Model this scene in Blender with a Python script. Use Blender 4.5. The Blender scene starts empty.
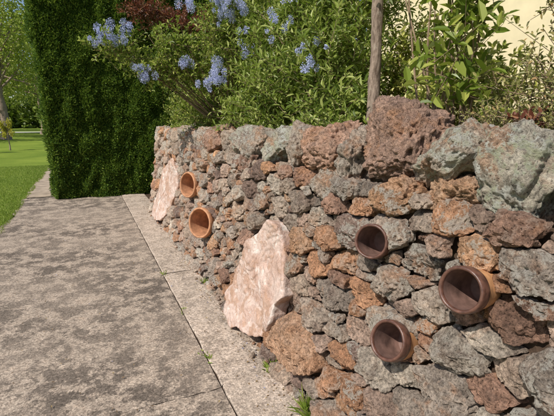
import bpy, math, random
import numpy as np
from mathutils import Vector, Matrix
random.seed(7); rng=np.random.default_rng(7)
S=bpy.context.scene
# ---------------------------------------------------------------- helpers
def H(ix,iy,iz,seed):
    h=(ix.astype(np.int64)*374761393+iy.astype(np.int64)*668265263+iz.astype(np.int64)*2147483647+seed*1274126177)&0xffffffff
    h=((h^(h>>13))*1274126177)&0xffffffff
    h=((h^(h>>16))*2246822519)&0xffffffff
    h=h^(h>>15)
    return (h&0xffffff)/float(0xffffff)*2-1
def vnoise(P,seed=0):
    I=np.floor(P).astype(np.int64); f=P-I; f=f*f*f*(f*(f*6-15)+10)
    x,y,z=I[:,0],I[:,1],I[:,2]; r=0
    for dx in(0,1):
        wx=f[:,0] if dx else 1-f[:,0]
        for dy in(0,1):
            wy=f[:,1] if dy else 1-f[:,1]
            for dz in(0,1):
                wz=f[:,2] if dz else 1-f[:,2]
                r=r+wx*wy*wz*H(x+dx,y+dy,z+dz,seed)
    return r
def fbm(P,freq,octv=3,seed=0,gain=.5):
    a=1;r=0;t=0
    for o in range(octv):
        r=r+a*vnoise(P*freq+o*17.3,seed+o); t+=a; a*=gain; freq*=2.03
    return r/t
def crag(P,freq,octv=3,seed=0):
    a=1;r=0;t=0
    for o in range(octv):
        r=r+a*(1-2.6*np.abs(vnoise(P*freq+o*9.1,seed+o))); t+=a; a*=.55; freq*=2.1
    return -r/t
def make_mesh(name,V,faces,mat=None,smooth=False,attrs=None,parent=None,matidx=None):
    me=bpy.data.meshes.new(name)
    V=np.asarray(V,dtype=np.float32)
    if not isinstance(faces,(list,tuple)): faces=[faces]
    faces=[np.asarray(f,dtype=np.int32) for f in faces if len(f)]
    nl=sum(f.size for f in faces); nf=sum(len(f) for f in faces)
    me.vertices.add(len(V)); me.vertices.foreach_set("co",V.ravel())
    me.loops.add(nl); me.loops.foreach_set("vertex_index",np.concatenate([f.ravel() for f in faces]))
    me.polygons.add(nf)
    tot=np.concatenate([np.full(len(f),f.shape[1],dtype=np.int32) for f in faces])
    st=np.concatenate([[0],np.cumsum(tot)[:-1]]).astype(np.int32)
    me.polygons.foreach_set("loop_start",st)
    try: me.polygons.foreach_set("loop_total",tot)
    except Exception: pass
    me.update(calc_edges=True)
    me.polygons.foreach_set("use_smooth",np.full(nf,smooth,dtype=bool))
    if attrs:
        for k,a in attrs.items():
            if a.ndim==2:
                at=me.attributes.new(k,'FLOAT_COLOR','POINT'); at.data.foreach_set("color",a.astype(np.float32).ravel())
            else:
                at=me.attributes.new(k,'FLOAT','POINT'); at.data.foreach_set("value",a.astype(np.float32))
    if mat:
        for m in (mat if isinstance(mat,list) else [mat]): me.materials.append(m)
    if matidx is not None: me.polygons.foreach_set("material_index",np.asarray(matidx,dtype=np.int32))
    ob=bpy.data.objects.new(name,me); S.collection.objects.link(ob)
    if parent: ob.parent=parent
    return ob
def empty(name,loc=(0,0,0)):
    e=bpy.data.objects.new(name,None); S.collection.objects.link(e); e.location=loc; e.empty_display_size=.2; return e
class Acc:
    def __init__(s): s.V=[];s.F={};s.n=0;s.A={}
    def add(s,V,*Fs,**at):
        for F in Fs:
            F=np.asarray(F); s.F.setdefault(F.shape[1],[]).append(F+s.n)
        s.V.append(V); s.n+=len(V)
        for k,a in at.items(): s.A.setdefault(k,[]).append(a)
    def make(s,name,mat,smooth=False,parent=None,cull=None):
        V=np.concatenate(s.V); Fs=[np.concatenate(f) for f in s.F.values()]
        if cull is not None:
            bad=cull(V); Fs=[f[~bad[f].any(1)] for f in Fs]
        return make_mesh(name,V,Fs,mat,smooth,{k:np.concatenate(a) for k,a in s.A.items()} if s.A else None,parent)
def grid_faces(R,T,wrap=True):
    i=np.arange(R-1)[:,None]; j=np.arange(T if wrap else T-1)[None,:]; j2=(j+1)%T
    return np.stack([i*T+j+0*i,i*T+j2,(i+1)*T+j2,(i+1)*T+j],-1).reshape(-1,4)
def tube(acc,pts,rad,sides=8,rough=0):
    pts=np.asarray(pts,float); n=len(pts); rad=np.asarray(rad,float)
    d=np.gradient(pts,axis=0); d/=np.linalg.norm(d,axis=1)[:,None]+1e-9
    ref=np.array([0.31,.2,.93]) if abs(d[0][2])<.9 else np.array([1.,.1,0])
    u=np.cross(d,ref);u/=np.linalg.norm(u,axis=1)[:,None]; v=np.cross(d,u)
    a=np.linspace(0,2*np.pi,sides,endpoint=False)
    V=pts[:,None]+rad[:,None,None]*(np.cos(a)[None,:,None]*u[:,None]+np.sin(a)[None,:,None]*v[:,None])
    V=V.reshape(-1,3)
    if rough:
        c=np.repeat(pts,sides,axis=0); V=c+(V-c)*(1+rough*fbm(V*np.array([1,1,.3]),30,3,3))[:,None]
    acc.add(V,grid_faces(n,sides))
def unit(a): return a/(np.linalg.norm(a,axis=-1,keepdims=True)+1e-9)
def leaves(acc,P,D,Nn,L,W,fold=.25,curl=.15):
    D=unit(D); X=unit(np.cross(D,Nn)); Z=np.cross(X,D)
    L=np.broadcast_to(L,len(P))[:,None]; W=np.broadcast_to(W,len(P))[:,None]
    b=P; t=P+D*L-Z*L*curl
    l1=P+D*L*.32+X*W*.48+Z*W*fold; l2=P+D*L*.7+X*W*.4+Z*W*fold-Z*L*curl*.5
    r1=P+D*L*.32-X*W*.48+Z*W*fold; r2=P+D*L*.7-X*W*.4+Z*W*fold-Z*L*curl*.5
    V=np.stack([b,l1,l2,t,r2,r1],1).reshape(-1,3)
    k=np.arange(len(P))[:,None]*6
    acc.add(V,np.concatenate([k+np.array([0,1,2,3]),k+np.array([0,3,4,5])]))
# ---------------------------------------------------------------- node helper
class NT:
    def __init__(s,name):
        s.m=bpy.data.materials.new(name); s.m.use_nodes=True; s.t=s.m.node_tree; s.t.nodes.clear()
        s.out=s.n('ShaderNodeOutputMaterial')
    def n(s,ty,**k):
        nd=s.t.nodes.new(ty)
        for a,b in k.items(): setattr(nd,a,b)
        return nd
    def l(s,a,b): s.t.links.new(a,b)
    def val(s,sock,v):
        if isinstance(v,bpy.types.NodeSocket): s.l(v,sock)
        else:
            if isinstance(v,(tuple,list)) and len(v)==3 and sock.type=='RGBA': v=(*v,1)
            sock.default_value=v
    def obj(s): return s.n('ShaderNodeTexCoord').outputs['Object']
    def noise(s,scale,detail=5,rough=.55,vec=None,dist=0):
        nd=s.n('ShaderNodeTexNoise'); nd.inputs['Scale'].default_value=scale; nd.inputs['Detail'].default_value=detail
        nd.inputs['Roughness'].default_value=rough; nd.inputs['Distortion'].default_value=dist
        s.l(vec or s.obj(),nd.inputs['Vector']); return nd.outputs['Fac']
    def vor(s,scale,feature='F1',vec=None,out='Distance'):
        nd=s.n('ShaderNodeTexVoronoi',feature=feature); nd.inputs['Scale'].default_value=scale
        s.l(vec or s.obj(),nd.inputs['Vector']); return nd.outputs[out]
    def mr(s,v,a,b,c=0,d=1):
        nd=s.n('ShaderNodeMapRange'); s.l(v,nd.inputs[0])
        for i,x in enumerate((a,b,c,d)): nd.inputs[i+1].default_value=x
        return nd.outputs[0]
    def math(s,op,a,b=0):
        nd=s.n('ShaderNodeMath',operation=op); s.val(nd.inputs[0],a); s.val(nd.inputs[1],b); return nd.outputs[0]
    def mix(s,f,a,b,bt='MIX'):
        nd=s.n('ShaderNodeMix',data_type='RGBA',blend_type=bt)
        s.val(nd.inputs[0],f); s.val(nd.inputs[6],a); s.val(nd.inputs[7],b); return nd.outputs[2]
    def scale(s,col,f):
        nd=s.n('ShaderNodeVectorMath',operation='SCALE'); s.val(nd.inputs[0],col); s.val(nd.inputs['Scale'],f); return nd.outputs[0]
    def ramp(s,f,cols):
        nd=s.n('ShaderNodeValToRGB'); s.l(f,nd.inputs[0]); e=nd.color_ramp.elements
        while len(e)<len(cols): e.new(.5)
        for i,(p,c) in enumerate(cols): e[i].position=p; e[i].color=(*c,1)
        return nd.outputs[0]
    def bump(s,h,strength=.5,dist=.01,nrm=None):
        nd=s.n('ShaderNodeBump'); nd.inputs['Strength'].default_value=strength; nd.inputs['Distance'].default_value=dist
        s.l(h,nd.inputs['Height'])
        if nrm: s.l(nrm,nd.inputs['Normal'])
        return nd.outputs[0]
    def bsdf(s,col,rough=.9,nrm=None,spec=.3,finish=True,**k):
        p=s.n('ShaderNodeBsdfPrincipled'); s.val(p.inputs['Base Color'],col); s.val(p.inputs['Roughness'],rough)
        p.inputs['Specular IOR Level'].default_value=spec
        if nrm: s.l(nrm,p.inputs['Normal'])
        for a,b in k.items(): s.val(p.inputs[a],b)
        if finish: s.l(p.outputs[0],s.out.inputs[0])
        return p.outputs[0]
def leaf_mat(name,cols,trans=.35,rough=.45,tcol=None,spec=.4):
    t=NT(name); g=t.n('ShaderNodeNewGeometry'); rnd=g.outputs['Random Per Island']
    c=t.ramp(rnd,cols)
    b=t.bsdf(c,rough,finish=False,spec=spec)
    tr=t.n('ShaderNodeBsdfTranslucent'); t.l(t.mix(.5,c,tcol or (.28,.40,.035)),tr.inputs[0])
    mx=t.n('ShaderNodeMixShader'); mx.inputs[0].default_value=trans
    t.l(b,mx.inputs[1]); t.l(tr.outputs[0],mx.inputs[2]); t.l(mx.outputs[0],t.out.inputs[0]); return t.m
def plain(name,col,rough=.7,var=.25,sc=12,bumpd=.003,spec=.3):
    t=NT(name); n=t.noise(sc,5,.6)
    t.bsdf(t.scale(col,t.mr(n,.3,.7,1-var,1+var)),rough,t.bump(n,.5,bumpd),spec); return t.m

# ---------------------------------------------------------------- materials
def stone_mat():
    t=NT('basalt_stone'); o=t.obj()
    at=t.n('ShaderNodeAttribute',attribute_name='stonecol').outputs['Color']
    li=t.n('ShaderNodeAttribute',attribute_name='lichen').outputs['Fac']
    n1=t.noise(11,4,.7,o); n2=t.noise(60,4,.8,o); n3=t.noise(5.3,4,.65,o,.4)
    c=t.scale(at,t.mr(n1,.32,.68,.72,1.35))
    c=t.mix(t.mr(n3,.53,.62,0,.6),c,(.64,.33,.18))
    c=t.mix(t.mr(n3,.43,.36,0,.5),c,(.29,.195,.15))
    c=t.scale(c,t.mr(n2,.34,.62,.40,1.45))
    nl=t.noise(15,6,.78,o)
    lm=t.math('MULTIPLY',t.mr(nl,.50,.545),t.math('MINIMUM',li,1.0))
    grn=t.mr(li,1.0,1.6,0,1)
    lc=t.mix(grn,t.mix(t.mr(n2,.42,.58),(.60,.53,.44),(.74,.69,.60)),t.mix(t.mr(n1,.44,.56),(.85,.84,.74),(.56,.58,.38)))
    c=t.mix(lm,c,lc)
    v1=t.vor(105,vec=o)
    pit=t.mr(v1,.08,.36)
    pm=t.mr(n1,.42,.60,1,.2)
    c=t.scale(c,t.math('SUBTRACT',1,t.math('MULTIPLY',t.math('SUBTRACT',1,pit),t.math('MULTIPLY',pm,.75))))
    h=t.math('ADD',t.math('MULTIPLY',t.noise(60,6,.82,o),1.6),t.math('MULTIPLY',pit,.28))
    t.bsdf(c,.92,t.bump(h,1.0,.024),.2); return t.m
M_stone=stone_mat()
def slab_mat():
    t=NT('pink_quartzite'); o=t.obj()
    n=t.noise(3.4,6,.65,o,.9); n2=t.noise(8,6,.7,o,.5); n3=t.noise(45,5,.7,o)
    c=t.ramp(n,[(.28,(.42,.26,.19)),(.42,(.54,.38,.31)),(.50,(.64,.50,.43)),(.58,(.48,.31,.23)),(.78,(.60,.49,.43))])
    c=t.mix(t.mr(n2,.54,.58,0,.65),c,(.44,.27,.18)); c=t.mix(t.mr(n2,.44,.39,0,.75),c,(.74,.67,.61))
    c=t.scale(c,t.mr(n3,.3,.7,.75,1.15))
    t.bsdf(c,.75,t.bump(t.math('ADD',n2,t.math('MULTIPLY',n3,.4)),.9,.02),.3); return t.m
M_slab=slab_mat()
def path_mat(name,base,dark,light,stain=1,seed=0,lo=.475,hi=.545):
    t=NT(name); mp=t.n('ShaderNodeMapping'); t.l(t.obj(),mp.inputs[0]); mp.inputs['Location'].default_value=(seed,seed*1.7,0); v=mp.outputs[0]
    n1=t.noise(5.2,6,.74,v,.1); n2=t.noise(23,5,.75,v); n3=t.noise(95,4,.75,v); n4=t.noise(.75,3,.5,v)
    c=t.mix(t.mr(n2,.40,.60),base,light)
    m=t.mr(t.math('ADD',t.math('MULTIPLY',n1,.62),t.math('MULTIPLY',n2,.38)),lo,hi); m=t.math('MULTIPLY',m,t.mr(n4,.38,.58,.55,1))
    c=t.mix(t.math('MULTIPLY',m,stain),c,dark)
    c=t.mix(t.mr(n1,.40,.30,0,.45),c,(.44,.31,.22))
    sp=t.vor(85,vec=v,out='Color'); sx=t.n('ShaderNodeSeparateColor'); t.l(sp,sx.inputs[0])
    c=t.scale(c,t.mr(sx.outputs[0],0,1,.68,1.32)); c=t.scale(c,t.mr(n3,.32,.68,.62,1.38))
    h=t.math('ADD',t.math('MULTIPLY',n3,.8),t.math('MULTIPLY',sx.outputs[0],.25)); h=t.math('ADD',h,n2)
    t.bsdf(c,.93,t.bump(h,.9,.009),.2); return t.m
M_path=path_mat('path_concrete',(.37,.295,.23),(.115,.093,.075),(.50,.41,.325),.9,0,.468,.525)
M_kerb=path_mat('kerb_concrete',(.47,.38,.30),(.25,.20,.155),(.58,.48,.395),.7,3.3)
def grass_ground():
    t=NT('lawn_ground'); n=t.noise(.35,5,.6); n2=t.noise(7,4,.7); n3=t.noise(40,3,.8)
    c=t.mix(t.mr(n,.35,.65),(.13,.20,.024),(.24,.31,.045)); c=t.mix(t.mr(n2,.55,.7,0,.5),c,(.28,.30,.07))
    c=t.scale(c,t.mr(n3,.3,.7,.6,1.3)); t.bsdf(c,.95,t.bump(n3,.8,.03),.1); return t.m
M_lawn=grass_ground()
M_soil=plain('soil',(.075,.05,.035),.95,.4,25,.02,.1)
M_road=plain('asphalt',(.36,.35,.33),.9,.1,3,.003)
def bark_mat():
    t=NT('bark'); mp=t.n('ShaderNodeMapping'); t.l(t.obj(),mp.inputs[0]); mp.inputs['Scale'].default_value=(1,1,.22); v=mp.outputs[0]
    n=t.noise(60,6,.7,v); n2=t.noise(9,4,.6)
    c=t.mix(t.mr(n,.38,.6),(.14,.10,.075),(.38,.29,.23)); c=t.mix(t.mr(n2,.55,.65,0,.4),c,(.46,.41,.33))
    t.bsdf(c,.9,t.bump(n,.9,.012),.15); return t.m
M_bark=bark_mat()
M_twig=plain('twig',(.24,.17,.11),.85,.3,30,.003,.2)
M_terra=plain('terracotta',(.45,.225,.12),.75,.35,20,.004)
M_terra2=plain('terracotta_body',(.54,.28,.13),.7,.35,20,.004)
M_glaze=plain('brown_glaze',(.125,.058,.040),.40,.6,30,.004,.5)
M_glazein=plain('brown_inside',(.17,.10,.08),.6,.45,22,.004,.3)
M_cream=plain('cream_render',(.78,.68,.43),.9,.06,6,.003)
M_trim=plain('painted_timber',(.72,.70,.62),.6,.05,6,.001)
M_roof=plain('roof_tile',(.22,.12,.09),.85,.25,8,.01)
t=NT('window_glass'); t.bsdf((.03,.035,.04),.08,None,.6); M_glass=t.m
M_leafcea=leaf_mat('ceanothus_leaf',[(0,(.07,.11,.02)),(.4,(.18,.25,.035)),(.75,(.32,.38,.07)),(1,(.52,.52,.14))],.42)
M_leafgrn=leaf_mat('shrub_leaf',[(0,(.09,.14,.025)),(.5,(.25,.32,.055)),(1,(.50,.53,.18))],.42)
M_leafbig=leaf_mat('broad_leaf',[(0,(.09,.15,.02)),(.5,(.23,.30,.045)),(1,(.46,.47,.11))],.42,.35)
M_leafoliv=leaf_mat('olive_leaf',[(0,(.13,.13,.04)),(.5,(.29,.28,.10)),(.85,(.46,.40,.16)),(1,(.48,.29,.14))],.35)
M_leafyel=leaf_mat('variegated_leaf',[(0,(.18,.25,.04)),(.5,(.50,.50,.12)),(1,(.76,.72,.30))],.35)
M_leafred=leaf_mat('maroon_leaf',[(0,(.07,.025,.015)),(.6,(.18,.06,.035)),(1,(.30,.14,.06))],.3,tcol=(.25,.06,.02))
M_hedge=leaf_mat('hedge_leaf',[(0,(.030,.070,.012)),(.5,(.085,.155,.022)),(.85,(.17,.26,.038)),(1,(.33,.40,.075))],.25,.6,spec=.2)
M_hedgeb=plain('hedge_inside',(.02,.04,.010),.95,.4,20,.02,.05)
M_tree=leaf_mat('tree_leaf',[(0,(.16,.21,.03)),(.5,(.32,.39,.06)),(1,(.54,.55,.14))],.45)
M_treed=leaf_mat('dark_tree_leaf',[(0,(.09,.13,.025)),(1,(.23,.29,.06))],.35)
M_sap=leaf_mat('sapling_leaf',[(0,(.4,.36,.04)),(1,(.65,.55,.08))],.4)
M_grass=leaf_mat('grass_blade',[(0,(.13,.20,.024)),(.6,(.25,.35,.045)),(1,(.42,.45,.12))],.35,.6)
M_blue=leaf_mat('blue_flower',[(0,(.34,.40,.70)),(.5,(.52,.57,.84)),(1,(.78,.80,.94))],.25,.7,tcol=(.55,.6,.9))
M_litter=leaf_mat('litter_leaf',[(0,(.10,.06,.03)),(.5,(.25,.16,.07)),(.8,(.35,.27,.13)),(1,(.3,.32,.5))],.1,.8,tcol=(.3,.2,.1))

# ---------------------------------------------------------------- ground
def sheet_arr(x0,x1,y0,y1,z,nx,ny,jit=0,seed=0,ends=False):
    X,Y=np.meshgrid(np.linspace(x0,x1,nx),np.linspace(y0,y1,ny)); V=np.stack([X.ravel(),Y.ravel(),np.full(X.size,z)],1)
    if jit:
        e=(V[:,0]<=x0+1e-6)*1.; V[:,0]+=e*fbm(V,2.2,4,seed)*jit
    if ends:
        lo=(V[:,1]<=y0+1e-6)*1.; hi=(V[:,1]>=y1-1e-6)*1.
        q=np.c_[V[:,0],0*V[:,0],0*V[:,0]]; dd=fbm(q,2.5,5,77)*.035; V[:,1]+=(lo+hi)*dd+fbm(q,25,2,int(abs(y0)*10)+3)*.004*(lo+hi)
    return V,grid_faces(ny,nx,False)
def sheet(name,x0,x1,y0,y1,z,mat,nx=2,ny=2,jit=0,seed=0):
    V,F=sheet_arr(x0,x1,y0,y1,z,nx,ny,jit,seed); return make_mesh(name,V,F,mat)
sheet('lawn',-450,450,-60,900,-.02,M_lawn)
a=Acc()
for (y0,y1) in ((-4,2.106),(2.110,9.6)):
    V,F=sheet_arr(-1.2,.600,y0,y1,0,120,150,.10,5,True); a.add(V,F)
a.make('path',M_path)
sheet('path_extension',-1.2,-.5,9.7,60,-.004,plain('dirt_path',(.34,.27,.20),.95,.35,5,.006),6,200,.12,9)
sheet('soil_bed',-1.1,1.3,-4,9.3,-.012,M_soil)
sheet('road',-300,300,72,80,.0,M_road)
a=Acc()
ys=[-4,-1.9,.1,2.11,4.1,6.1,8.0,9.3]
for i in range(len(ys)-1):
    y0,y1=ys[i]+.003,ys[i+1]-.003; n=120
    for_x=np.array([.608,.608,.614,.80,1.06,1.06]); zz=np.array([-.03,-.001,.006,.008,.006,-.03])
    Y=np.linspace(y0,y1,n); dz=random.uniform(-.003,.004)
    V=np.stack([np.tile(for_x,(n,1)),np.repeat(Y[:,None],6,1),np.tile(zz+dz,(n,1))],-1).reshape(-1,3)
    V[:,0]+=(fbm(V,9,4,i)*.010+.003)*(V[:,0]<.7); V[:,2]+=np.where(V[:,2]>-.02,fbm(V,3,3,i+50)*.004,0)
    a.add(V,grid_faces(n,6,False))
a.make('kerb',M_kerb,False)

# ---------------------------------------------------------------- pots spec (mouth centre, axis into wall, radius, length, glazed)
POTS=[((.997,4.61,.815),(.90,.36,-.10),.145,.40,False),((.935,3.86,.552),(.86,.48,-.14),.15,.42,False),
 ((1.045,1.36,1.015),(.83,.45,-.22),.074,.19,True),((1.01,.865,.995),(.94,.20,-.2),.074,.20,True),((.985,1.155,.685),(.90,.20,-.36),.079,.20,True)]
def potcull(V):
    bad=np.zeros(len(V),bool)
    for m,d,R,L,g in POTS:
        d=np.array(d)/np.linalg.norm(d); q=V-np.array(m); ax=q@d; rr=np.linalg.norm(q-ax[:,None]*d,axis=1)
        bad|=(ax>-.12)&(ax<L)&(rr<R*.88-.1*R*np.clip(ax/L,0,1))
    return bad
# ---------------------------------------------------------------- dry stone wall
X0=.96; BAT=.17; SA=7.45; RA=.45; SB=SA+RA*math.pi/2
def W(s,h,n):
    s=np.asarray(s,float);h=np.asarray(h,float);n=np.asarray(n,float)
    x=X0+BAT*h-n; y=s.copy()
    aa=np.clip((s-SA)/RA,0,math.pi/2); rr=RA-BAT*h+n
    m=s>SA
    x=np.where(m,X0+RA-rr*np.cos(aa),x); y=np.where(m,SA+rr*np.sin(aa),y)
    m2=s>SB; x=np.where(m2,X0+RA+(s-SB),x)
    return np.stack([x,y,h],-1)
SL1=[(2.44,.88),(2.32,.87),(2.25,.76),(2.17,.66),(2.10,.5),(2.18,.42),(2.18,.3),(2.30,.15),(2.45,.07),(2.60,.08),(2.72,.03),(2.90,.06),(2.93,.2),(2.84,.30),(2.84,.42),(2.74,.54),(2.68,.66),(2.56,.76)]
SL2=[(5.87,1.00),(5.60,.82),(5.52,.6),(5.75,.3),(6.05,.10),(6.4,.05),(6.66,.06),(6.72,.3),(6.45,.60),(6.38,.8),(6.1,.96)]
def inpoly(s,h,P):
    P=np.array(P); cc=P.mean(0); P=cc+(P-cc)*1.12
    c=False;n=len(P)
    for i in range(n):
        a,b=P[i],P[i-1]
        if (a[1]>h)!=(b[1]>h) and s<(b[0]-a[0])*(h-a[1])/(b[1]-a[1])+a[0]: c=not c
    return c
AN=.56
PAL=[((.60,.47,.37),5),((.67,.51,.39),5),((.53,.43,.35),2.8),((.70,.38,.22),3.4),((.36,.25,.20),2.8),((.74,.62,.50),3),((.62,.44,.34),3.8),((.77,.45,.26),1.6),((.52,.31,.22),2.6)]
pc=[p[0] for p in PAL]; pw=[p[1] for p in PAL]
def stonecol():
    c=np.array(random.choices(pc,pw)[0])*random.uniform(.74,1.15); return c
HT=1.22
fixed=[(1.90,.30,.17,(.76,.46,.29),.15),(1.50,.10,.08,(.55,.43,.34),.5),(.75,.25,.085,(.55,.43,.34),.9),(.98,.12,.08,None,1),
 (2.05,.83,.08,(.76,.45,.27),.2),(.62,.62,.075,(.62,.5,.40),1),(.72,1.08,.075,(.52,.42,.34),.8)]
sites=[(s*AN,h,r*.85,c,l) for s,h,r,c,l in fixed]
S0,S1=-2.6,9.6
for r,cnt in((.068,260),(.059,1200),(.050,7000),(.042,18000),(.034,28000),(.026,36000),(.019,26000)):
    arr=np.array([(q[0],q[1],q[2]) for q in sites])
    for k in range(cnt):
        rr=r*random.uniform(.9,1.12)
        q=random.uniform(S0*AN,S1*AN); h=random.uniform(-.02,HT-.02)
        if r<.03 and q>4.2*AN: continue
        d=np.hypot(arr[:,0]-q,arr[:,1]-h)
        if (d<(arr[:,2]+rr)*.97).any(): continue
        sites.append((q,h,rr,None,None)); arr=np.vstack([arr,[q,h,rr]])
arr=np.array([(q[0],q[1],q[2]) for q in sites])
wall=empty('dry_stone_wall')
acc=Acc()
for i,(q,h,r,c,li) in enumerate(sites):
    s=q/AN
    if .3<s<2.4: R,T=(40,110) if r>.042 else (28,70)
    elif -.3<s<4: R,T=26,60
    else: R,T=15,36
    dx=arr[:,0]-q; dy=arr[:,1]-h; D=np.hypot(dx,dy); idx=np.where((D<.5)&(D>1e-6))[0]
    nn=np.stack([dx[idx],dy[idx]],1)/D[idx][:,None]
    dd=(D[idx]**2+r*r-arr[idx,2]**2)/(2*D[idx])-.0032
    dd=np.maximum(dd,.010)
    th=np.linspace(0,2*np.pi,T,endpoint=False)+random.random()
    dirs=np.stack([np.cos(th),np.sin(th)],1)
    pr=np.maximum(0,dirs@nn.T)/dd[None,:]
    p=28
    ss=(pr**p).sum(1)
    cap=1.9*r; ss+=(1/cap)**p
    lim=(HT+.04*random.random()-h); ss+=(np.maximum(0,dirs[:,1])/max(lim,.03))**p
    B=ss**(-1/p)
    phi=np.linspace(0,math.pi*.62,R)
    e=.5
    sn=np.sin(np.minimum(phi,math.pi/2))**e*np.where(phi>math.pi/2,.985,1); cs=np.sign(np.cos(phi))*np.abs(np.cos(phi))**.55
    dep=max(r,.035)*random.uniform(.7,1.25)
    lx=(B[None,:]*sn[:,None]*dirs[None,:,0])/AN; ly=B[None,:]*sn[:,None]*dirs[None,:,1]; lz=np.broadcast_to(dep*cs[:,None]*np.where(cs<0,1.6,1)[:,None],lx.shape)
    P=np.stack([lx,ly,lz],-1).reshape(-1,3).copy()
    nrm=unit(np.stack([sn[:,None]*dirs[None,:,0],sn[:,None]*dirs[None,:,1],np.broadcast_to(cs[:,None]*1.2,lx.shape)],-1)).reshape(-1,3)
    for k in range(7):
        az=random.uniform(0,6.28); ti=math.radians(random.uniform(5,55)); pn=np.array([math.cos(az)*math.sin(ti),math.sin(az)*math.sin(ti),math.cos(ti)])
        mx=(P@pn).max(); d0=mx*random.uniform(.60,.92); ex=P@pn-d0
        P-=np.where(ex>0,ex*.97,0)[:,None]*pn
    off=random.uniform(-.030,.030)
    if inpoly(s,h,SL1) or inpoly(s,h,SL2): off=-.06
    wp=P+np.array([s,h,0]); kk=min(1.25,max(r,.035)/.06)
    n1=fbm(wp,10,2,i%50); n2=crag(wp,21,3 if R>20 else 2,i%40+60)
    d_=n1*.014*kk+n2*.0125*kk
    if R>=26: d_-=np.clip(vnoise(wp*75,i%9)-.2,0,1)*.016
    P+=nrm*d_[:,None]
    V=W(s+P[:,0],h+P[:,1],P[:,2]+off)
    col=np.array(c)*1. if c else stonecol()
    l=li if li is not None else random.choice([.0,.0,.2,.45,.8])
    acc.add(V,grid_faces(R,T),stonecol=np.tile(np.append(col,1),(len(V),1)),lichen=np.full(len(V),l))
acc.make('face_stones',M_stone,True,wall,potcull)
sg=np.linspace(S0,S1,900); hg=np.linspace(-.1,1.2,100); SS,HH=np.meshgrid(sg,hg)
a=Acc(); a.add(W(SS.ravel(),HH.ravel(),-.05+0*SS.ravel()),grid_faces(100,900,False)); a.make('earth_core',M_soil,True,wall,potcull)
import bmesh
ICO={}
def ico(n):
    if n not in ICO:
        bm=bmesh.new(); bmesh.ops.create_icosphere(bm,subdivisions=n,radius=1)
        ICO[n]=(np.array([v.co[:] for v in bm.verts]),np.array([[v.index for v in f.verts] for f in bm.faces])); bm.free()
    return ICO[n]
def rock(acc,c,dims,rot=(0,0,0),seed=0,sub=5,col=None,li=.5,rough=1,ncut=11,pits=1):
    rd=np.random.default_rng(seed+1000); d,F=ico(sub)
    P=np.sign(d)*np.abs(d)**.75
    for k in range(ncut):
        pn=unit(rd.normal(size=3)); mx=(P@pn).max(); d0=mx*rd.uniform(.66,.88); ex=P@pn-d0; P=P-np.where(ex>0,ex*.97,0)[:,None]*pn
    P=P*np.array(dims)/2
    m=min(dims)
    wp=P+rd.uniform(-20,20,3)
    P=P+d*((fbm(wp,6,2,seed)*.10*m)+crag(wp,13,4,seed+3)*.024*rough-np.clip(vnoise(wp*55,seed)-.15,0,1)*.024*pits*min(rough,1)-np.clip(vnoise(wp*110,seed+4)-.2,0,1)*.012*pits*min(rough,1))[:,None]
    Rm=np.array(Matrix.Rotation(rot[2],3,'Z')@Matrix.Rotation(rot[1],3,'Y')@Matrix.Rotation(rot[0],3,'X'))
    V=P@Rm.T+np.array(c)
    col=stonecol() if col is None else np.array(col)
    acc.add(V,F,stonecol=np.tile(np.append(col,1),(len(V),1)),lichen=np.full(len(V),li))
ac=Acc()
cop=[((1.29,.58,1.33),(.34,.30,.30),(.1,.1,.2),(.66,.59,.47),1.5,6),
 ((1.27,.87,1.32),(.32,.29,.36),(.25,0,.1),(.64,.57,.46),1.5,6),
 ((1.30,1.17,1.385),(.30,.40,.20),(-.50,.1,.1),(.66,.54,.42),1.35,6),
 ((1.24,1.10,1.24),(.22,.26,.14),(-.1,.1,0),(.72,.44,.27),.2,6),
 ((1.24,1.36,1.22),(.2,.2,.12),(.1,.1,0),(.70,.41,.25),.2,5),
 ((1.32,1.50,1.42),(.34,.38,.40),(.1,.1,.3),(.53,.345,.26),0,6),
 ((1.26,1.76,1.31),(.24,.17,.38),(.25,-.1,0),(.56,.45,.36),.5,6),
 ((1.30,2.06,1.36),(.34,.42,.33),(-.1,.15,.1),(.68,.42,.30),.1,6),
 ((1.25,2.40,1.32),(.22,.24,.36),(.35,0,0),(.58,.45,.35),.5,5),
 ((1.30,2.75,1.34),(.30,.40,.28),(-.35,.1,0),(.60,.53,.42),1.4,5),
 ((1.28,3.12,1.31),(.28,.32,.30),(.3,.1,0),(.56,.43,.33),.8,5),
 ((1.31,3.45,1.34),(.3,.34,.28),(-.3,.0,0),(.54,.43,.35),1.2,5),
 ((1.28,3.80,1.31),(.3,.34,.24),(.3,.0,.2),(.64,.48,.36),.4,5)]
y=4.1;k=0
while y<7.6:
    L=random.uniform(.20,.36); k+=1
    cop.append(((1.29+random.uniform(-.04,.03),y,1.29+random.uniform(-.04,.05)),(.3,L+.05,random.uniform(.20,.34)),(random.uniform(-.6,.6),0,random.uniform(-.2,.2)),None,random.uniform(0,1.),5)); y+=L
cop+=[((1.38,7.72,1.3),(.34,.3,.3),(0,0,.6),None,.8,4),((1.65,7.8,1.3),(.36,.3,.28),(0,0,0),None,.8,4),((2.0,7.8,1.28),(.4,.3,.26),(0,0,0),None,.8,4),((2.4,7.8,1.28),(.4,.3,.26),(0,0,0),None,.8,4)]
for k in range(6): cop.append(((1.3,.28-k*.33,1.32),(.34,.38,.3),(random.uniform(-.3,.3),0,0),None,1,5))
for i,(c,d,r,col,l,sb) in enumerate(cop): rock(ac,c,d,r,i*7,sb,col,l,1,11,1.5 if i in(5,7) else (.5 if l>1.1 else 1))
for k in range(90):
    yy=random.uniform(-1.2,7.7); dm=random.uniform(.08,.16)
    rock(ac,(1.40+random.uniform(-.12,.12),yy,1.21+random.uniform(-.03,.08)),(dm*1.2,dm*1.4,dm),(random.random(),random.random(),random.random()*3),500+k,4,None,random.random(),.8)
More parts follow.
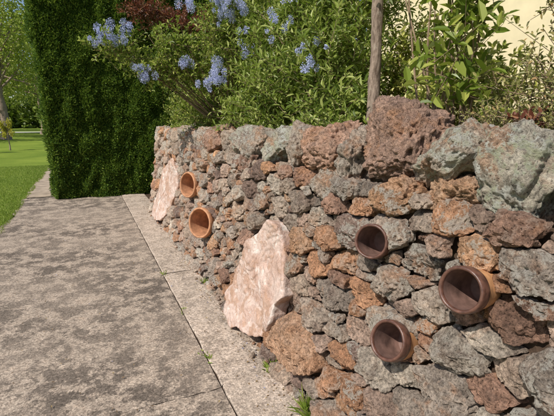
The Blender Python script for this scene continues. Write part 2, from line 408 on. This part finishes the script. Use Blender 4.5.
ac.make('coping_stones',M_stone,True,wall)
def slab(name,outl,cn,th,seed):
    o=np.array(outl,float); c=o.mean(0); n=len(o); T=260; R=60
    tt=np.linspace(0,n,T,endpoint=False); i0=np.floor(tt).astype(int); f=(tt-i0)[:,None]
    Bp=o[i0%n]*(1-f)+o[(i0+1)%n]*f
    Bp=(np.roll(Bp,1,0)+Bp*2+np.roll(Bp,-1,0))/4
    q=np.c_[Bp,np.zeros(T)]; Bp=Bp+np.stack([fbm(q,9,3,seed+31),fbm(q,9,3,seed+32)],1)*.025
    r=np.concatenate([np.linspace(0,1,R-8),[1.006,1.01,1.008,1.0,.99,.985,.98,.97]]); z=np.concatenate([np.full(R-8,th),[th*.85,th*.6,th*.3,0,-.02,-.04,-.06,-.08]])
    P2=c+(Bp-c)[None]*r[:,None,None]
    P=np.concatenate([P2,np.broadcast_to(z[:,None,None],(R,T,1))],-1).reshape(-1,3).copy()
    w3=P*np.array([1,1,0]); tilt=((P[:,0]-c[0])*.05-(P[:,1]-c[1])*.03)
    st=fbm(w3,3,3,seed+4)*5; st=np.floor(st)+np.clip((st-np.floor(st))*7,0,1)
    P[:,2]+=fbm(w3,3,3,seed)*.012+st*.009+crag(w3,16,3,seed+8)*.003+tilt
    V=W(P[:,0],P[:,1],P[:,2]+cn); return make_mesh(name,V,grid_faces(R,T),M_slab,True)
slab('quartzite_slab',SL1,.045,.03,1)
slab('quartzite_slab',SL2,.035,.03,5)
n=40; X,Y=np.meshgrid(np.linspace(1.24,14,n*2),np.linspace(-3,7.75,n*2)); V=np.stack([X.ravel(),Y.ravel(),1.18+0*X.ravel()],1); V[:,2]+=fbm(V,1.5,3,3)*.06
V[(V[:,0]>13.9)|(V[:,1]<-2.9)|(V[:,1]>7.7),2]=-.1
make_mesh('garden_bed',V,grid_faces(2*n,2*n,False),M_soil,True)

# ---------------------------------------------------------------- pots
def pot(name,mouth,into,R,L,glazed):
    d=Vector(into).normalized(); e=empty(name,mouth); e.rotation_mode='QUATERNION'; e.rotation_quaternion=(-d).to_track_quat('Z','Y')
    w=R*(.17 if glazed else .13); T=72
    def rev(nm,prof,mat):
        prof=np.array(prof); th=np.linspace(0,2*np.pi,T,endpoint=False)
        V=np.stack([prof[:,0:1]*np.cos(th),prof[:,0:1]*np.sin(th),np.repeat(prof[:,1:2],T,1)],-1).reshape(-1,3)
        V[:,:2]*=(1+fbm(V,8,2,4)*.03)[:,None]; V[:,2]+=fbm(V,12,2,8)*.003
        make_mesh(nm,V,grid_faces(len(prof),T),mat,True,None,e)
    b=.32*R if not glazed else .62*R
    rev('rim',[(R-w,-.012*1),(R-w,-.004),(R-w*.85,0),(R-w*.5,.003),(R-w*.15,0),(R,-.005),(R*1.005,-b*.5),(R,-b+.006),(R-.004,-b),(R*.93,-b-.003)],M_glaze if glazed else M_terra)
    rev('body',[(R*.94,-b),(R*.93,-b-.01),(R*.86,-L*.6),(R*.78,-L),(0.001,-L-.002)],M_terra2)
    rev('inside',[(R-w,-.011),(R-w*1.05,-.03),(R*.76,-L*.55),(R*.70,-L*.80),(R*.66,-L*.82),(R*.3,-L*.81),(0.001,-L*.805)],M_glazein if glazed else M_terra)
    return e
for m,d,R,L,g in POTS: pot('glazed_pot' if g else 'terracotta_pot',m,d,R,L,g)

# ---------------------------------------------------------------- hedge
hx0,hx1,hy0,hy1,hz=-.58,5.2,9.2,10.5,4.6
hedge=empty('clipped_hedge')
def hsurf(P,Nn):
    d=fbm(P*np.array([1,1,.5]),1.6,3,2)*.14+fbm(P*np.array([1,1,.6]),6,3,5)*.13
    Q=P+Nn*d[:,None]; Q[:,0]-=.035*P[:,2]*np.clip(-P[:,0]/.58,0,1); return Q
a=Acc()
for (o,u,v,nn,nu,nv) in (((hx0,hy0,0),(hx1-hx0,0,0),(0,0,hz),(0,-1,0),160,130),((hx0,hy1,0),(0,hy0-hy1,0),(0,0,hz),(-1,0,0),40,100),((hx0,hy0,hz),(hx1-hx0,0,0),(0,hy1-hy0,0),(0,0,1),60,20),((hx1,hy1,0),(hx0-hx1,0,0),(0,0,hz),(0,1,0),60,60)):
    U,Vv=np.meshgrid(np.linspace(0,1,nu),np.linspace(0,1,nv)); P=np.array(o)+U.ravel()[:,None]*np.array(u)+Vv.ravel()[:,None]*np.array(v)
    nv3=np.tile(np.array(nn,float),(len(P),1)); P=hsurf(P,nv3)-nv3*.07
    a.add(P,grid_faces(nv,nu,False))
a.make('inner_growth',M_hedgeb,True,hedge)
a=Acc()
def htuft(o,u,v,nn,N,L):
    U=rng.random((N,2)); P=np.array(o)+U[:,:1]*np.array(u)+U[:,1:]*np.array(v); n3=np.tile(np.array(nn,float),(N,1))
    P=hsurf(P,n3)-n3*rng.random((N,1))*.07
    D=n3*rng.uniform(.2,1.1,(N,1))+np.array([-.1,0,.6])+rng.normal(size=(N,3))*.6
    leaves(a,P,D,n3+rng.normal(size=(N,3))*.9,rng.uniform(.6,1.5,N)*L,rng.uniform(.28,.5,N)*L)
htuft((hx0,hy0,0),(2.9,0,0),(0,0,hz),(0,-1,0),120000,.05)
htuft((hx0+2.9,hy0,0),(hx1-hx0-2.9,0,0),(0,0,hz),(0,-1,0),25000,.07)
htuft((hx0,hy1,0),(0,hy0-hy1,0),(0,0,hz),(-1,0,0),35000,.05)
htuft((hx0,hy0,hz),(hx1-hx0,0,0),(0,hy1-hy0,0),(0,0,1),12000,.07)
a.make('leaves',M_hedge,False,hedge)

# ---------------------------------------------------------------- shrubs
def shrub(name,root,blobs,ntw,leafL,leafW,twl,nl,mat,seed,stems=7,upness=.5,surf=.45,droop=.2,stemr=.012):
    rd=np.random.default_rng(seed); e=empty(name,(0,0,0)); la=Acc(); ta=Acc()
    vol=np.array([b[1][0]*b[1][1]*b[1][2] for b in blobs])**.7; vol/=vol.sum()
    for b,wt in zip(blobs,vol):
        c=np.array(b[0]); r=np.array(b[1]); N=int(ntw*wt)
        d=unit(rd.normal(size=(N,3))); rad=1-(1-surf)*rd.random(N)**1.5
        lum=1+.55*fbm(d*1.0+c,2.8,2,seed)
        P=c+d*r*(rad*lum)[:,None]
        dr=unit(d+np.array([0,0,upness])+rd.normal(size=(N,3))*.45)
        Ls=twl*rd.uniform(.6,1.7,N)
        k=np.linspace(0,1,nl)
        B=P-dr*(Ls*.6)[:,None]
        pts=B[:,None]+dr[:,None]*(Ls[:,None]*k[None])[:,:,None]-np.array([0,0,1])*(droop*Ls[:,None]*k[None]**2)[:,:,None]
        side=unit(np.cross(dr,rd.normal(size=(N,3)))); side2=np.cross(dr,side)
        ang=(np.arange(nl)*2.4)[None]+rd.random((N,1))*6
        sd=side[:,None]*np.cos(ang)[:,:,None]+side2[:,None]*np.sin(ang)[:,:,None]
        D=(dr[:,None]*.65+sd*.9).reshape(-1,3)+np.array([0,0,.15]); Nn=np.array([-.45,-.2,1.])+rd.normal(size=(N*nl,3))*.45
        PP=pts.reshape(-1,3); ok=(PP[:,2]>1.2)|(PP[:,0]<1.1)
        sz=rd.uniform(.6,1.25,N*nl)
        leaves(la,PP[ok],D[ok],Nn[ok],(leafL*sz)[ok],(leafW*sz)[ok])
        i1,i2=pts[:,0],pts[:,-1]; rr=.0022
        V=np.stack([i1+side*rr,i1+side2*rr,i1-(side+side2)*rr,i2+side*rr*.5,i2+side2*rr*.5,i2-(side+side2)*rr*.5],1).reshape(-1,3)
        kk=np.arange(N)[:,None]*6
        ta.add(V,np.concatenate([kk+np.array([0,1,4,3]),kk+np.array([1,2,5,4]),kk+np.array([2,0,3,5])]))
        for s_ in range(max(1,stems)):
            q=P[rd.integers(N)] if N else c; r0=np.array(root)+rd.normal(size=3)*.06; r0[2]=root[2]
            m=(r0+q)/2+rd.normal(size=3)*.1+np.array([0,0,.1])
            tt=np.linspace(0,1,9)[:,None]; cur=(1-tt)**2*r0+2*tt*(1-tt)*m+tt**2*q
            tube(ta,cur,np.linspace(stemr,.003,9),6)
    la.make('leaves',mat,False,e); ta.make('branches',M_twig,True,e); return e
def florets(e,centers,seed,sz=(.05,.05,.07),n=230):
    rd=np.random.default_rng(seed); a=Acc()
    for c in centers:
        for sub in range(5):
            cc=np.array(c)+rd.normal(size=3)*np.array([.05,.065,.045]); f=rd.uniform(.3,1.)
            m=int(n*f); d=unit(rd.normal(size=(m,3))); P=cc+d*np.array(sz)*f*(rd.random((m,1))**.4)
            leaves(a,P,d+rd.normal(size=(m,3))*.5,rd.normal(size=(m,3)),rd.uniform(.006,.013,m),rd.uniform(.005,.009,m))
    a.make('blossom',M_blue,False,e)
cea=shrub('ceanothus_shrub',(1.9,5.2,1.15),[((1.75,4.6,2.15),(.42,.75,.65)),((1.9,5.6,2.1),(.5,.9,.7)),((2.0,6.7,2.0),(.5,.9,.6)),((2.2,5.3,2.8),(.6,1.1,.6)),((1.25,5.0,2.15),(.38,.45,.25)),((.80,5.0,2.15),(.34,.3,.2)),((.42,5.0,2.30),(.30,.22,.15)),((1.0,4.95,2.42),(.3,.3,.15)),((1.45,4.5,2.6),(.3,.4,.35)),((1.6,7.2,1.7),(.3,.6,.35)),((1.45,5.6,1.6),(.25,.8,.25))],2400,.046,.021,.26,17,M_leafcea,3,4)
florets(cea,[(1.36,4.20,2.58),(1.42,4.1,2.66),(1.30,4.3,2.55),(1.48,4.1,2.60),(1.38,4.1,2.72),(1.26,4.2,2.68),(1.34,4.15,2.64),(.38,4.9,2.38),(.27,4.88,2.30),(.20,4.9,2.36),(.32,4.85,2.42),(.58,4.82,2.07),(.63,4.80,2.02),(.48,4.9,2.42),(1.28,4.50,1.99),(1.33,4.38,1.95),(1.24,4.45,1.90),(1.3,4.4,2.06),(1.1,4.7,2.15),(1.45,4.0,2.2),(1.12,4.6,2.7)],5)
sh2=shrub('flowering_shrub',(2.0,3.3,1.15),[((1.75,3.6,2.0),(.4,.55,.6)),((1.85,2.95,1.9),(.4,.4,.55)),((2.1,3.3,2.6),(.5,.7,.55)),((1.6,3.9,1.6),(.3,.5,.3)),((1.75,2.75,1.55),(.25,.35,.25))],1200,.068,.019,.28,17,M_leafgrn,11,5,.8)
florets(sh2,[(1.50,3.30,2.24),(1.48,3.25,2.30),(1.53,2.78,1.99),(1.50,2.73,1.92),(1.48,3.05,2.42),(1.42,3.85,2.35)],9,(.03,.03,.04),120)
shrub('maroon_shrub',(2.3,8.3,1.0),[((1.9,8.2,3.35),(.7,.4,.25)),((1.15,8.3,3.5),(.35,.35,.2))],240,.05,.028,.25,15,M_leafred,21,4)
shrub('privet_shrub',(2.9,5.6,1.15),[((2.9,4.6,2.1),(.4,.6,.8)),((3.0,5.4,2.3),(.6,1.0,1.0)),((2.8,6.6,2.0),(.6,.9,.9))],1100,.06,.03,.28,14,M_leafcea,25,4)
shrub('variegated_shrub',(2.3,2.2,1.15),[((2.35,2.15,1.70),(.3,.42,.34)),((2.6,2.9,1.9),(.35,.3,.4))],560,.055,.024,.18,12,M_leafyel,31,4)
shrub('broadleaf_shrub',(1.85,1.75,1.15),[((1.80,1.68,2.15),(.22,.26,.36)),((1.95,1.95,2.6),(.4,.45,.3)),((1.74,1.62,1.8),(.14,.18,.2))],105,.088,.036,.28,10,M_leafbig,41,5,.9,stemr=.009)
shrub('wispy_shrub',(1.9,1.1,1.15),[((1.95,1.15,1.68),(.25,.40,.32)),((2.1,.75,1.8),(.3,.4,.36)),((2.0,1.1,2.2),(.3,.30,.3))],680,.028,.011,.28,18,M_leafoliv,51,9,.9,.3,stemr=.007)
shrub('heath_shrub',(1.62,.9,1.18),[((1.62,.85,1.5),(.14,.22,.14)),((1.6,1.25,1.48),(.10,.14,.1))],440,.02,.008,.14,13,M_leafoliv,55,6,.9,stemr=.004)
shrub('red_leaf_plant',(1.52,1.02,1.2),[((1.5,1.06,1.49),(.04,.05,.06))],14,.03,.014,.07,8,M_leafred,61,2,stemr=.003)
shrub('ground_cover',(1.5,4,1.18),[((1.5,6.3,1.42),(.10,1.3,.12)),((1.5,4.4,1.40),(.10,.9,.12)),((1.55,2.6,1.42),(.1,.7,.12))],420,.04,.016,.14,10,M_leafgrn,65,1,.9,stemr=.003)

def tree(name,loc,h,tr,crown,mat,nleaf,leafL,seed,clump=30,lean=(0,0)):
    rd=np.random.default_rng(seed); e=empty(name,(0,0,0)); ta=Acc(); la=Acc(); loc=np.array(loc,float)
    hs=crown[0]; cr=np.array(crown[1]); cc=loc+np.array([lean[0],lean[1],hs])
    k=np.linspace(0,1,60); pts=loc+np.stack([k*lean[0]+.3*tr*np.sin(k*9),k*lean[1]+.3*tr*np.cos(k*6),k*hs],1)
    tube(ta,pts,tr*(1.15-.5*k)+tr*.5*np.exp(-k*18)+tr*.06*np.sin(k*40),14,.25)
    cl=[]
    for i in range(clump):
        d=unit(rd.normal(size=3)); c=cc+d*cr*rd.uniform(.4,.95); cl.append(c)
        st=pts[rd.integers(30,60)]; mid=(st+c)/2+rd.normal(size=3)*.08*cr; tt=np.linspace(0,1,8)[:,None]
        tube(ta,(1-tt)**2*st+2*tt*(1-tt)*mid+tt**2*c,np.linspace(tr*.4,tr*.06,8),6)
    for c in cl:
        n=nleaf//clump; d=unit(rd.normal(size=(n,3))); P=c+d*cr*rd.uniform(.2,.38)*(rd.random((n,1))**.5)
        leaves(la,P,d+rd.normal(size=(n,3))*.7,np.array([0,0,1.])+rd.normal(size=(n,3))*.7,rd.uniform(.6,1.2,n)*leafL,rd.uniform(.35,.6,n)*leafL)
    la.make('crown',mat,False,e); ta.make('trunk',M_bark,True,e); return e
tree('garden_tree',(1.75,2.33,1.12),3.5,.035,(2.9,(.9,.9,.6)),M_leafgrn,1800,.06,71,14,(.03,.02))
k0=0
for (x,yy,h,r,mt) in [(-6.3,44,14,5.5,M_tree),(-10.5,52,15,6,M_tree),(-4.5,60,14,6,M_tree),(-15,38,12,5.5,M_tree),(-18,60,15,7,M_treed),(-9.5,68,16,7,M_tree),(8,58,12,6,M_treed),(-25,45,13,6,M_tree),(-14,92,16,8,M_treed),(-2,95,15,8,M_tree),(-26,98,16,8,M_treed),(-38,95,16,9,M_tree),(12,95,14,8,M_treed)]:
    k0+=1; tree('park_tree',(x,yy,0),h,.30,(h*.60,(r,r,h*.42)),mt,6500,.30 if yy<70 else .5,80+k0,34)
for (x,yy) in [(-3.75,27),(-4.65,25),(-7.5,26)]:
    k0+=1; tree('sapling',(x,yy,0),1.6,.03,(1.15,(.35,.35,.55)),M_sap,900,.09,180+k0,10)
a=Acc(); N=26000; P=np.stack([rng.uniform(-160,120,N),rng.uniform(120,130,N),rng.random(N)],1)
P[:,2]*=7+4*np.abs(fbm(np.stack([P[:,0],0*P[:,0],0*P[:,0]],1),.06,3,3))*3
leaves(a,P,rng.normal(size=(N,3)),rng.normal(size=(N,3)),rng.uniform(.9,1.9,N),rng.uniform(.6,1.2,N)); a.make('distant_trees',M_treed)

def blades(acc,P,h,w,rd,sp=.5):
    N=len(P); D=np.array([0,0,1.])+rd.normal(size=(N,3))*sp*np.array([1,1,.2]); leaves(acc,P,D,rd.normal(size=(N,3)),h*rd.uniform(.5,1.2,N),w,.1,.15)
a=Acc(); N=60000
P=np.stack([-1.15-rng.random(N)**1.5*4.2,rng.uniform(4.5,17,N),np.full(N,-.02)],1); P=P[(P[:,0]<-1.2+.12*fbm(P,2.2,4,5)+.05)]
blades(a,P,.05,.007,rng,.6); a.make('lawn_grass',M_grass)
for c,n,h,sp in (((.95,1.66,.0),120,.13,.55),((.94,2.12,.0),70,.07,.9),((.61,2.45,0),26,.03,.9),((.62,4.1,0),22,.03,.9),((.61,3.2,0),16,.025,.9),((.95,3.7,0),40,.06,.8),((.95,1.40,0),60,.08,.6),((.93,2.9,0),24,.04,.8)):
    a=Acc(); P=np.array(c)+rng.normal(size=(n,3))*np.array([.018,.03,0]); blades(a,P,h,.006 if h>.08 else .008,rng,sp); a.make('weed_tuft',M_grass)
a=Acc(); N=1500; P=np.stack([np.where(rng.random(N)<.6,.98-np.abs(rng.normal(size=N))*.12,rng.uniform(-1.2,1,N)),rng.uniform(.5,8.5,N),np.full(N,.013)],1)
D=rng.normal(size=(N,3))*np.array([1,1,.12]); leaves(a,P,D,np.array([0,0,1.])+rng.normal(size=(N,3))*.25,rng.uniform(.006,.022,N),rng.uniform(.004,.010,N)); a.make('leaf_litter',M_litter)
a=Acc()
for k in range(110):
    dm=random.uniform(.010,.04); rock(a,(.955-abs(random.gauss(0,.03)),random.uniform(.8,7.6),.008+dm*.3),(dm*1.3,dm*1.2,dm),(0,0,random.random()*3),900+k,2,None,.2,.15)
a.make('rubble',M_stone,True)

# ---------------------------------------------------------------- house
house=empty('rendered_house')
def box(nm,x0,x1,y0,y1,z0,z1,mat,p=house):
    V=np.array([(x,y,z) for x in(x0,x1) for y in(y0,y1) for z in(z0,z1)],float)
    F=[(0,1,3,2),(4,6,7,5),(0,4,5,1),(2,3,7,6),(0,2,6,4),(1,5,7,3)]
    o=make_mesh(nm,V,np.array(F),mat,False,None,p); b=o.modifiers.new('b','BEVEL'); b.width=.008; b.segments=2; return o
box('walls',5.2,12,-2.4,7.2,1.0,4.3,M_cream)
box('plinth',5.15,5.198,-2.4,7.2,1.0,1.4,M_roof)
for yy in (-.6,):
    box('window_glass',5.17,5.197,yy,yy+1.3,2.0,3.4,M_glass)
    box('frame',5.13,5.196,yy-.08,yy,1.92,3.48,M_trim); box('frame',5.13,5.196,yy+1.3,yy+1.38,1.92,3.48,M_trim)
    box('frame',5.13,5.196,yy+.001,yy+1.299,3.401,3.48,M_trim); box('sill',5.08,5.196,yy-.12,yy+1.42,1.86,1.918,M_trim); box('mullion',5.14,5.169,yy+.62,yy+.68,2.0,3.4,M_trim)
box('fascia',4.72,4.76,-2.9,7.7,4.18,4.38,M_trim); box('soffit',4.762,5.199,-2.8,7.6,4.24,4.28,M_trim)
V=np.array([(4.66,-3,4.38),(4.66,7.8,4.38),(8.6,4.5,6.4),(8.6,.3,6.4),(12.5,-3,4.38),(12.5,7.8,4.38)]); make_mesh('roof',V,[np.array([(0,1,2,3),(3,2,5,4)]),np.array([(0,3,4),(1,5,2)])],M_roof,False,None,house)

# ---------------------------------------------------------------- light, world, camera
sun_dir=Vector((-.62,-.27,.74)).normalized()
L=bpy.data.lights.new('sun','SUN'); L.energy=5.0; L.angle=math.radians(.53); L.color=(1,.945,.865)
so=bpy.data.objects.new('sun',L); S.collection.objects.link(so); so.rotation_mode='QUATERNION'; so.rotation_quaternion=sun_dir.to_track_quat('Z','Y'); so.location=(-5,-3,8)
w=bpy.data.worlds.new('World'); S.world=w; w.use_nodes=True; nt=w.node_tree; bg=nt.nodes['Background']
sk=nt.nodes.new('ShaderNodeTexSky'); sk.sky_type='NISHITA'; sk.sun_disc=False; sk.sun_elevation=math.asin(sun_dir.z); sk.sun_rotation=math.atan2(sun_dir.x,sun_dir.y)
nt.links.new(sk.outputs[0],bg.inputs[0]); bg.inputs[1].default_value=.11
cam=bpy.data.cameras.new('camera'); co=bpy.data.objects.new('camera',cam); S.collection.objects.link(co); S.camera=co
cam.sensor_width=36; cam.lens=27.16; cam.clip_start=.05; cam.clip_end=2000
psi,th=math.radians(24.45),math.radians(11.6)
f=Vector((math.sin(psi)*math.cos(th),math.cos(psi)*math.cos(th),-math.sin(th)))
co.location=(0,0,1.5); co.rotation_mode='QUATERNION'; co.rotation_quaternion=(-f).to_track_quat('Z','Y')
S.view_settings.view_transform='Standard'; S.view_settings.look='None'; S.view_settings.exposure=0
print('stones',len(sites))
